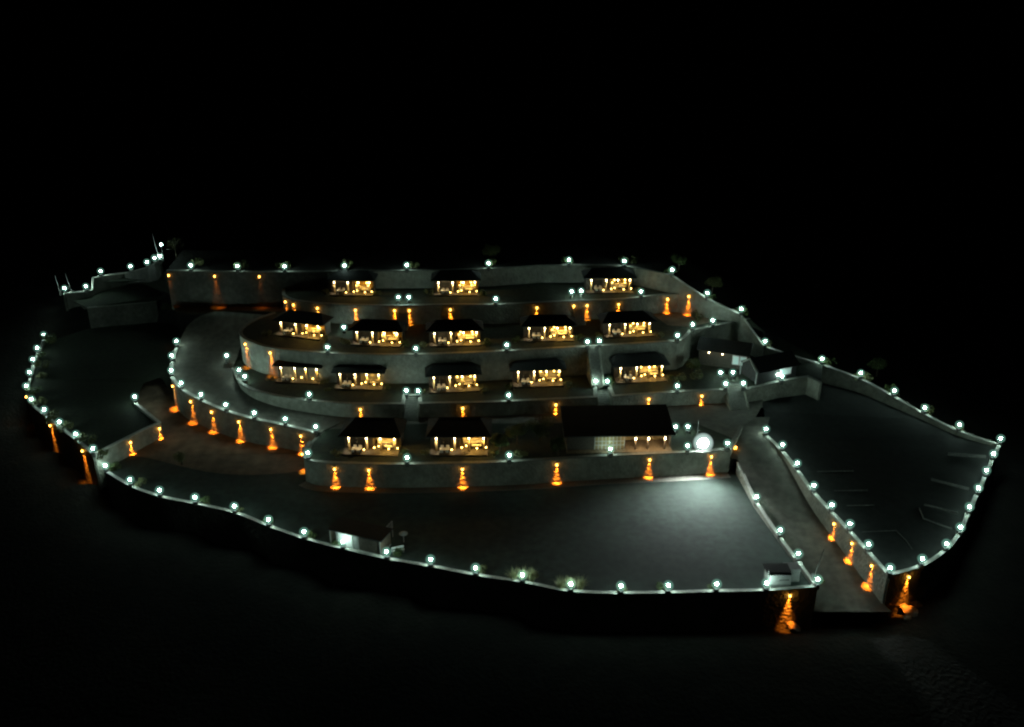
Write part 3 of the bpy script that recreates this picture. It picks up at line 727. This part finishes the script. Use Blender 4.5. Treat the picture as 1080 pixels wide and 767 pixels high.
r = empty('shop', (c.x, c.y, Z2), math.atan2(d.y, d.x))
MB().box(-h, h, 0, 5, -.3, 2.4).build('wall', M['roof'], r)
f = MB().box(.5, 3.0, -.06, -.003, .8, 2.1).build('window', M['white'], r); MB().box(.6, 2.9, -.09, -.061, .9, 2.0).build('pane', M['winlit'], f)
mb = MB(); bm = mb.bm; e = [(-h-.3, -.6, 2.4), (h+.4, -.6, 2.4), (h+.4, 5.4, 2.4), (-h-.3, 5.4, 2.4)]
va = [bm.verts.new(q) for q in e]; vr = [bm.verts.new((-h-.3, 2.4, 4.2)), bm.verts.new((h+.4, 2.4, 4.2))]
bm.faces.new(va[::-1]); bm.faces.new((va[0], va[1], vr[1], vr[0])); bm.faces.new((va[2], va[3], vr[0], vr[1])); bm.faces.new((va[1], va[2], vr[1])); bm.faces.new((va[3], va[0], vr[0]))
mb.build('roof', M['roof'], r)
g_ = MB()
for a, b in (((0, 0), (0, 2.3)), ((0, 2.3), (2.4, 4.1)), ((2.4, 4.1), (4.8, 2.3)), ((4.8, 2.3), (4.8, 0))):
    g_.tube((-h-.45, a[0], a[1]), (-h-.45, b[0], b[1]), .11, .11, 6)
g_.build('gable_frame', M['grey'], r)
tag(r, 'black roofed shop with a white gable frame on the plaza edge', 'building')

# ------------------------------------------------------------------ kiosk and sign on the front wall
A_, B_ = snap('front', P(347, 573, 1)), snap('front', P(400, 586, 1)); A_.z = B_.z = 0; d = B_-A_; c = (A_+B_)/2; h = d.xy.length/2
r = empty('kiosk', (c.x, c.y+1.1, 0), math.atan2(d.y, d.x))
MB().box(-h, h, 0, 3, -.05, .1).build('floor', M['coping'], r)
MB().box(-h, h, 2.85, 3, .102, 2.5).box(-h, -h+.12, 0, 2.848, .102, 2.5).box(h-.12, h, 0, 2.848, .102, 2.5).build('wall', M['brown'], r)
MB().box(-h+1.2, -h+3.5, .05, .17, .102, 2.5).build('front_panel', M['white'], r)
MB().box(-h+3.6, -h+4.5, .1, .2, .102, 2.3).build('shutter', M['grey'], r)
MB().box(-h+4.6, h-.2, .1, .2, .102, 2.2).build('door', M['clad'], r)
mb = MB(); mb.box(-h-.3, h+.3, -.2, 3.3, 2.502, 2.66); mb.build('roof', M['roof'], r)
for x in (-h+.06, -h+1.1, h-.06): MB().box(x-.05, x+.05, -.16, -.06, 0, 2.5).build('post', M['steel'], r)
tag(r, 'small dark kiosk with a bright white front panel by the front wall', 'kiosk')
A_, B_ = P(397, 572, 0), P(409, 562, 0)
c = P(402, 574, 0); r = empty('lattice_sign', c, math.radians(52))
mb = MB(); L_ = 2.4
mb.tube((0, 0, 0), (0, 0, 1.9), .05).tube((L_, 0, 0), (L_, 0, 2.7), .05).tube((0, 0, 1.9), (L_, 0, 2.7), .04).tube((0, 0, .9), (L_, 0, 1.2), .05)
mb.build('frame', M['steel'], r)
mb = MB()
for k in range(1, 12): mb.box(L_*k/12-.03, L_*k/12+.03, -.02, .02, .9+.3*k/12, 1.9+.8*k/12)
mb.build('slats', M['grey'], r)
tag(r, 'slanted pale lattice screen standing beside the kiosk', 'screen')
c = P(420, 583, 0); r = empty('bench', c, math.radians(20))
MB().box(-.9, .9, -.22, .22, .42, .48).build('seat', M['white'], r); MB().box(-.9, .9, .2, .26, .6, .95).build('backrest', M['white'], r)
for x in (-.75, .75): MB().box(x-.04, x+.04, -.2, .2, 0, .418).build('leg', M['steel'], r)
tag(r, 'pale bench beside the lattice screen on the lawn', 'bench')
c = P(426, 572, 0); r = empty('parasol', c)
MB().tube((0, 0, 0), (0, 0, 1.9), .04).build('pole', M['steel'], r); MB().tube((0, 0, 1.5), (0, 0, 1.9), .65, .05, 12).build('canopy', M['grey'], r)
tag(r, 'small round grey parasol on the lawn near the kiosk', 'parasol')

# gate cabin, cabinet and barrier at the lower right corner
A_, B_ = P(806, 616, .1), P(829, 615.5, .1); d = B_-A_; c = (A_+B_)/2; h = d.xy.length/2
A_ = snap('front', c); r = empty('gate_cabin', (c.x+.25, A_.y+.75, 0), math.atan2(d.y, d.x))
MB().box(-h, h, 0, 2.2, 0, .75).build('base', M['grey'], r)
MB().box(-h, h, 0, 2.2, .752, 2.3).build('wall', M['white'], r)
MB().box(-h-.25, h+.1, .5, 2.5, 2.302, 2.42).build('roof', M['roof'], r)
MB().box(-h+1.4, h-.3, -.03, -.003, 1.45, 1.57).build('dark_strip', M['clad'], r)
for x in (-h-.1,): MB().box(x-.05, x+.05, .3, .4, 0, 2.9).build('post', M['steel'], r)
tag(r, 'low white gate cabin with a dark roof at the front right corner', 'cabin')
A_, B_ = P(829.5, 617, .1), P(844.5, 616.5, .1); d = B_-A_; c = (A_+B_)/2; h = d.xy.length/2-.03
r = empty('utility_cabinet', (c.x, c.y+.7, 0), math.atan2(d.y, d.x))
MB().box(-h, h, 0, 1.6, 0, 2.0, bevel=.03).build('body', M['grey'], r); MB().box(-h-.05, h+.05, -.05, 1.65, 2.002, 2.08).build('lid', M['grey'], r)
MB().box(-h+.15, h-.15, -.02, -.003, .2, 1.8).build('door', M['grey'], r)
tag(r, 'grey utility cabinet between the gate cabin and the road corner', 'cabinet')
c = P(857, 610, .5); r = empty('barrier', c)
MB().box(-.2, .2, -.2, .2, -.8, .7).build('post', M['grey'], r)
MB().tube((0, -.25, .4), (.85, -.25, 5.0), .07, .05, 6).build('boom', M['paint'], r)
tag(r, 'raised barrier boom beside the gate road corner lamp', 'barrier')

# masts and poles
def mast(x, y, z, x2, h, label, name='mast'):
    p = P(x, y, z); q = (x2-x)*.195
    r = empty(name, p); MB().tube((0, 0, -1), (q, 0, h), .06, .035).build('pole', M['steel'], r)
    MB().box(-.2, .2, -.2, .2, -1.2, .05).build('foot', M['pillar'], r)
    tag(r, label, 'mast')
mast(168, 272, 20, 164.5, 5.2, 'tall leaning pale mast beside the upper left pole lamp')
mast(75, 306, 10.2, 72, 3.8, 'leaning pale mast on the upper left corner wall')
mast(63, 306, 10.2, 61, 3.2, 'faint thin mast at the far left corner')
mast(735.5, 458, Z1, 735.5, 2.6, 'thin upright pole beside the restaurant lamps')

# parking bay kerbs
def bay(pts, label):
    vs = [P(x, y, z) for x, y, z in pts]
    bm = strip(vs, [v.z+.14 for v in vs], [v.z-.4 for v in vs], -.06, .06); me = bpy.data.meshes.new('bay_kerb'); bm.to_mesh(me); bm.free()
    tag(link('bay_kerb', me, M['paint']), label, 'kerb', 'low kerbs between parking bays')
def zp(x, y): return 2.9 if y < 470 else lerp(2.7, .8, min(1, (y-470)/120))+.06
for i, L_ in enumerate([[(862, 498), (900, 497)], [(880, 518), (915, 517.5)], [(893, 534), (922, 533)], [(908, 562), (945, 560), (956, 571), (962, 580)]]):
    bay([(x, y, zp(x, y)) for x, y in L_], 'low pale bay kerb reaching from the road side wall of the car park, %s from the top' % ORD[i])
for i, L_ in enumerate([[(1000, 478), (1040, 481)], [(982, 505), (1022, 515)], [(975, 532), (1010, 541)], [(970, 536), (974, 547), (1004, 558)]]):
    bay([(x, y, zp(x, y)) for x, y in L_], 'low pale bay kerb reaching from the curved car park end, %s from the back' % ORD[i])

# ------------------------------------------------------------------ plants
def leafmesh(name, n, rx, rz, leaf, seed, hollow=.35, clumps=6):
    rnd = random.Random(seed); bm = bmesh.new(); cs = []
    for _ in range(clumps):
        a = rnd.uniform(0, 6.28); q = rnd.uniform(.2, .75); cs.append((q*rx*math.cos(a), q*rx*math.sin(a), rz*rnd.uniform(.1, 1.3), rnd.uniform(.35, .6)))
    for _ in range(n):
        cx, cy, cz, k = rnd.choice(cs)
        d = Vector((rnd.gauss(0, 1), rnd.gauss(0, 1), rnd.gauss(0, 1))).normalized()*rnd.uniform(hollow, 1)**.5
        c = Vector((cx+d.x*rx*k, cy+d.y*rx*k, max(.03, cz+d.z*rz*k)))
        R = Matrix.Rotation(rnd.uniform(0, 6.28), 3, 'Z') @ Matrix.Rotation(rnd.uniform(-1.2, 1.2), 3, 'X')
        s = leaf*rnd.uniform(.6, 1.3)
        bm.faces.new([bm.verts.new(c+R @ Vector(v)*s) for v in ((-.35, 0, 0), (0, -.5, .06), (.35, 0, 0), (0, .9, -.05))])
    me = bpy.data.meshes.new(name); bm.to_mesh(me); bm.free(); return me
FOL = [leafmesh('foliage', 420, .75, .55, .17, s) for s in range(4)]
for i, f in enumerate(FOL): f.materials.append(M['leaf'] if i % 2 else M['leaf2'])
STEM = []
for s in range(2):
    mb = MB()
    for k in range(5): mb.tube((0, 0, -.1), (.35*math.cos(k*1.3+s), .35*math.sin(k*1.3+s), .7), .025, .01, 5)
    me = mb.mesh('stem'); me.materials.append(M['bark']); STEM.append(me)
def bush(v, label, s=1.0, cat='shrub'):
    r = empty('shrub', v, random.uniform(0, 6)); s *= 1.25; r.scale = (s*random.uniform(.85, 1.2), s*random.uniform(.85, 1.2), s*random.uniform(.8, 1.2))
    for nm, me in (('foliage', random.choice(FOL)), ('stem', random.choice(STEM))):
        o = bpy.data.objects.new(nm, me); S.collection.objects.link(o); o.parent = r
    tag(r, label, cat, 'shrubs planted behind the wall lamps')
def inward(key, v, d):
    return v
rb = random.Random(5)
def short(l): return l.replace('white globe lamp', 'globe lamp')
for lab, v in list(LAMPS):
    z = v.z
    key = lab
    if 'front boundary' in lab and rb.random() < .75: bush(Vector((v.x+rb.uniform(-1.4, 1.4), v.y+rb.uniform(.9, 1.6), 0)), 'low leafy shrub behind the %s front wall lamp from the left' % lab.split(', ')[1].split()[0], rb.uniform(.8, 1.2))
    elif 'back wall' in lab and 'white globe lamp on the' in lab and ('tall pale' in lab or 'ring road' in lab) and 'outer' not in lab: bush(Vector((v.x+rb.uniform(-1, 1), v.y+rb.uniform(1.0, 2), Z5-.1)), 'dark shrub behind the %s lamp from the left on the %s back wall' % (lab.split(', ')[1].split()[0], 'pale' if 'pale' in lab else 'dark'), rb.uniform(1.2, 2.0))
    elif 'left plot\'s' in lab: bush(Vector((v.x+rb.uniform(1.0, 1.8), v.y+rb.uniform(-1, 1), KL-.5)), 'green shrub inside the left boundary wall by its %s lamp from the back' % lab.split(', ')[1].split()[0], rb.uniform(.9, 1.6))
    elif 'straight wall behind' in lab: bush(Vector((v.x+rb.uniform(.4, 1.6), v.y+rb.uniform(.8, 1.8), z-1.2)), 'scrubby shrub outside the car park back wall by its %s lamp' % lab.split(', ')[1].split()[0], rb.uniform(1.4, 2.2))
    elif 'steep upper right' in lab: bush(Vector((v.x+rb.uniform(.3, 1), v.y+1.4, z-1)), 'pale lit shrub by the %s lamp of the steep right wall' % lab.split(', ')[1].split()[0], rb.uniform(1.3, 1.9))
for nm, R_, s_ in BEDS:
    for sd, wd_ in ((-1, 'left'), (1, 'right')):
        v = R_ @ Vector((sd*(4.9*s_+rb.uniform(.1, .6)), rb.uniform(-.6, 1.2), 0)); bush(v, 'low dark shrub at the %s porch end of the %s' % (wd_, nm), rb.uniform(.7, 1.05))
# bunches of tall grass around two front lamps
def clump(v, label, seed):
    rnd = random.Random(seed); bm = bmesh.new()
    for _ in range(170):
        a = rnd.uniform(0, 6.28); r0 = rnd.uniform(0, .35); ln = rnd.uniform(1.2, 2.5); tilt = rnd.uniform(.05, .75)
        b = Vector((r0*math.cos(a), r0*math.sin(a), 0)); dr = Vector((math.cos(a), math.sin(a), 0)); sd = Vector((-dr.y, dr.x, 0))*.02
        m_ = b+dr*ln*.5*math.sin(tilt)*.7+Vector((0, 0, ln*.55)); t = b+dr*ln*math.sin(tilt)+Vector((0, 0, ln*math.cos(tilt)*.95))
        q = [bm.verts.new(x) for x in (b-sd, b+sd, m_+sd, m_-sd)]; bm.faces.new(q); bm.faces.new((q[3], q[2], bm.verts.new(t)))
    me = bpy.data.meshes.new('grass_clump'); bm.to_mesh(me); bm.free()
    o = link('grass_clump', me, M['straw']); o.location = v; tag(o, label, 'grass clump')
for i in (11, 12):
    v = front[i]; 
    for k in (0,): clump(Vector((v.x+.1, v.y+.85, 0)), 'bunch of tall pale grass behind the %s front wall lamp from the left' % ORD[i], i)
    clump(Vector((v.x-1.2, v.y+.9, 0)), 'bunch of tall pale grass left of the %s front wall lamp from the left' % ORD[i], i+90)
    clump(Vector((v.x+1.3, v.y+.8, 0)), 'bunch of tall pale grass right of the %s front wall lamp from the left' % ORD[i], i+50)
def tree(v, hgt, rx, label, seed, m='leaf', name='tree', n=2600):
    rnd = random.Random(seed); r = empty(name, v, rnd.uniform(0, 6))
    mb = MB(); mb.tube((0, 0, -.4), (.1, 0, hgt*.55), .16, .1, 8)
    for k in range(7):
        a = k*.95+rnd.uniform(-.3, .3); z0 = hgt*rnd.uniform(.3, .55); mb.tube((.05, 0, z0), (rx*.7*math.cos(a), rx*.7*math.sin(a), hgt*rnd.uniform(.6, .9)), .07, .025, 6)
    mb.build('trunk', M['bark'], r)
    me = leafmesh('crown', n, rx, hgt*.3, .2, seed, clumps=14)
    for q in me.vertices: q.co.z += hgt*.38
    link('crown', me, M[m], r)
    tag(r, label, 'tree')
tree(P(516, 279, Z5)+Vector((.3, 1.8, 0)), 4.2, 1.9, 'rounded tree lit from below by a lamp on the tall back wall', 3, 'leaf2')
tree(P(527, 477, Z1), 3.6, 1.5, 'dark tree just right of the right bungalow in the lowest row', 11)
tree(P(546, 474, Z1)+Vector((0, 2, 0)), 4.4, 2.0, 'tall dark tree between the lowest bungalows and the restaurant', 12)
tree(P(570, 472, Z1)+Vector((0, 2, 0)), 5.0, 2.3, 'broad dark tree left of the restaurant', 13)
tree(P(588, 480, Z1), 3.4, 1.4, 'smaller dark tree at the left corner of the restaurant', 14)
tree(P(192, 490, .1), 2.6, 1.2, 'small bare looking tree on the lower left lawn', 15, 'leaf2', n=700)
tree(P(186, 270, 20.5), 4.5, 2.2, 'sparse tree right of the upper left mast', 16, 'leaf2', n=500)
tree(P(746, 312, 16)+Vector((1.5, 2.5, 0)), 3.6, 1.6, 'bushy tree behind the bright lamp on the upper right wall', 17, 'leaf2')
tree(P(712, 288, Z5)+Vector((1, 2, 0)), 3.5, 1.6, 'bushy tree at the right end of the tall back wall', 18)
tree(P(925, 402, 4)+Vector((1, 3, 0)), 3.6, 1.7, 'scrubby tree outside the wall behind the car park', 19)
tree(P(730, 392, Z2), 2.6, 1.5, 'dark tree left of the brown plaza house', 20)
bush(P(52, 362, KL-.5), 'tall green shrub in the back corner of the left plot', 1.8)
bush(P(178, 327, 8.8), 'dark shrub above the plain upper left wall', 1.5)
bush(P(735, 401, Z2), 'dark shrub in front of the brown plaza house', 1.5)
bush(P(718, 403, Z2), 'dark shrub left of the plaza by the second terrace wall', 1.4)
bush(P(734, 338, Z3), 'dark shrub between the two upper right terrace lamps', 1.3)
bush(P(549, 475, Z1)+Vector((0, -2, 0)), 'pale lit shrub behind the third lamp of the lowest terrace wall', 1.2)

# ------------------------------------------------------------------ night air
if HAZE:
    m = bpy.data.materials.new('night air'); m.use_nodes = True; n = m.node_tree.nodes; n.remove(n['Principled BSDF'])
    v = n.new('ShaderNodeVolumePrincipled'); v.inputs['Density'].default_value = HAZE; v.inputs['Color'].default_value = (.8, .9, .86, 1); v.inputs['Anisotropy'].default_value = .9
    m.node_tree.links.new(v.outputs[0], n['Material Output'].inputs['Volume'])
    mb = MB(); mb.box(-4300, 4300, -4100, 4500, -260, CAM_H+6)
    o = mb.build('haze', m); tag(o, kind='stuff')

# rocks at the foot of the outer walls
def rock(x, y, z, sx, label, seed):
    rnd = random.Random(seed); mb = MB(); mb.ball((0, 0, 0), 1, 2)
    for v in mb.bm.verts:
        v.co *= 1+rnd.uniform(-.22, .22); v.co.x *= sx; v.co.y *= sx*.75; v.co.z *= sx*.5
    o = mb.build('rock', M['rock']); o.location = P(x, y, z); o.rotation_euler = (0, 0, rnd.uniform(0, 6)); tag(o, label, 'rock')
for i, (x, y, sx) in enumerate([(822, 652, .8), (833, 655, 1.1), (845, 653, .7), (815, 657, .6), (838, 662, .9)]):
    rock(x, y, -5.2, sx, 'rough boulder under the amber light below the gate cabin, %s of five' % ORD[i], 200+i)
for i, (x, y, sx) in enumerate([(952, 640, .9), (960, 644, 1.2), (966, 637, .8), (957, 652, .7)]):
    rock(x, y, -4.6, sx, 'rough boulder under the amber light below the car park corner, %s of four' % ORD[i], 300+i)
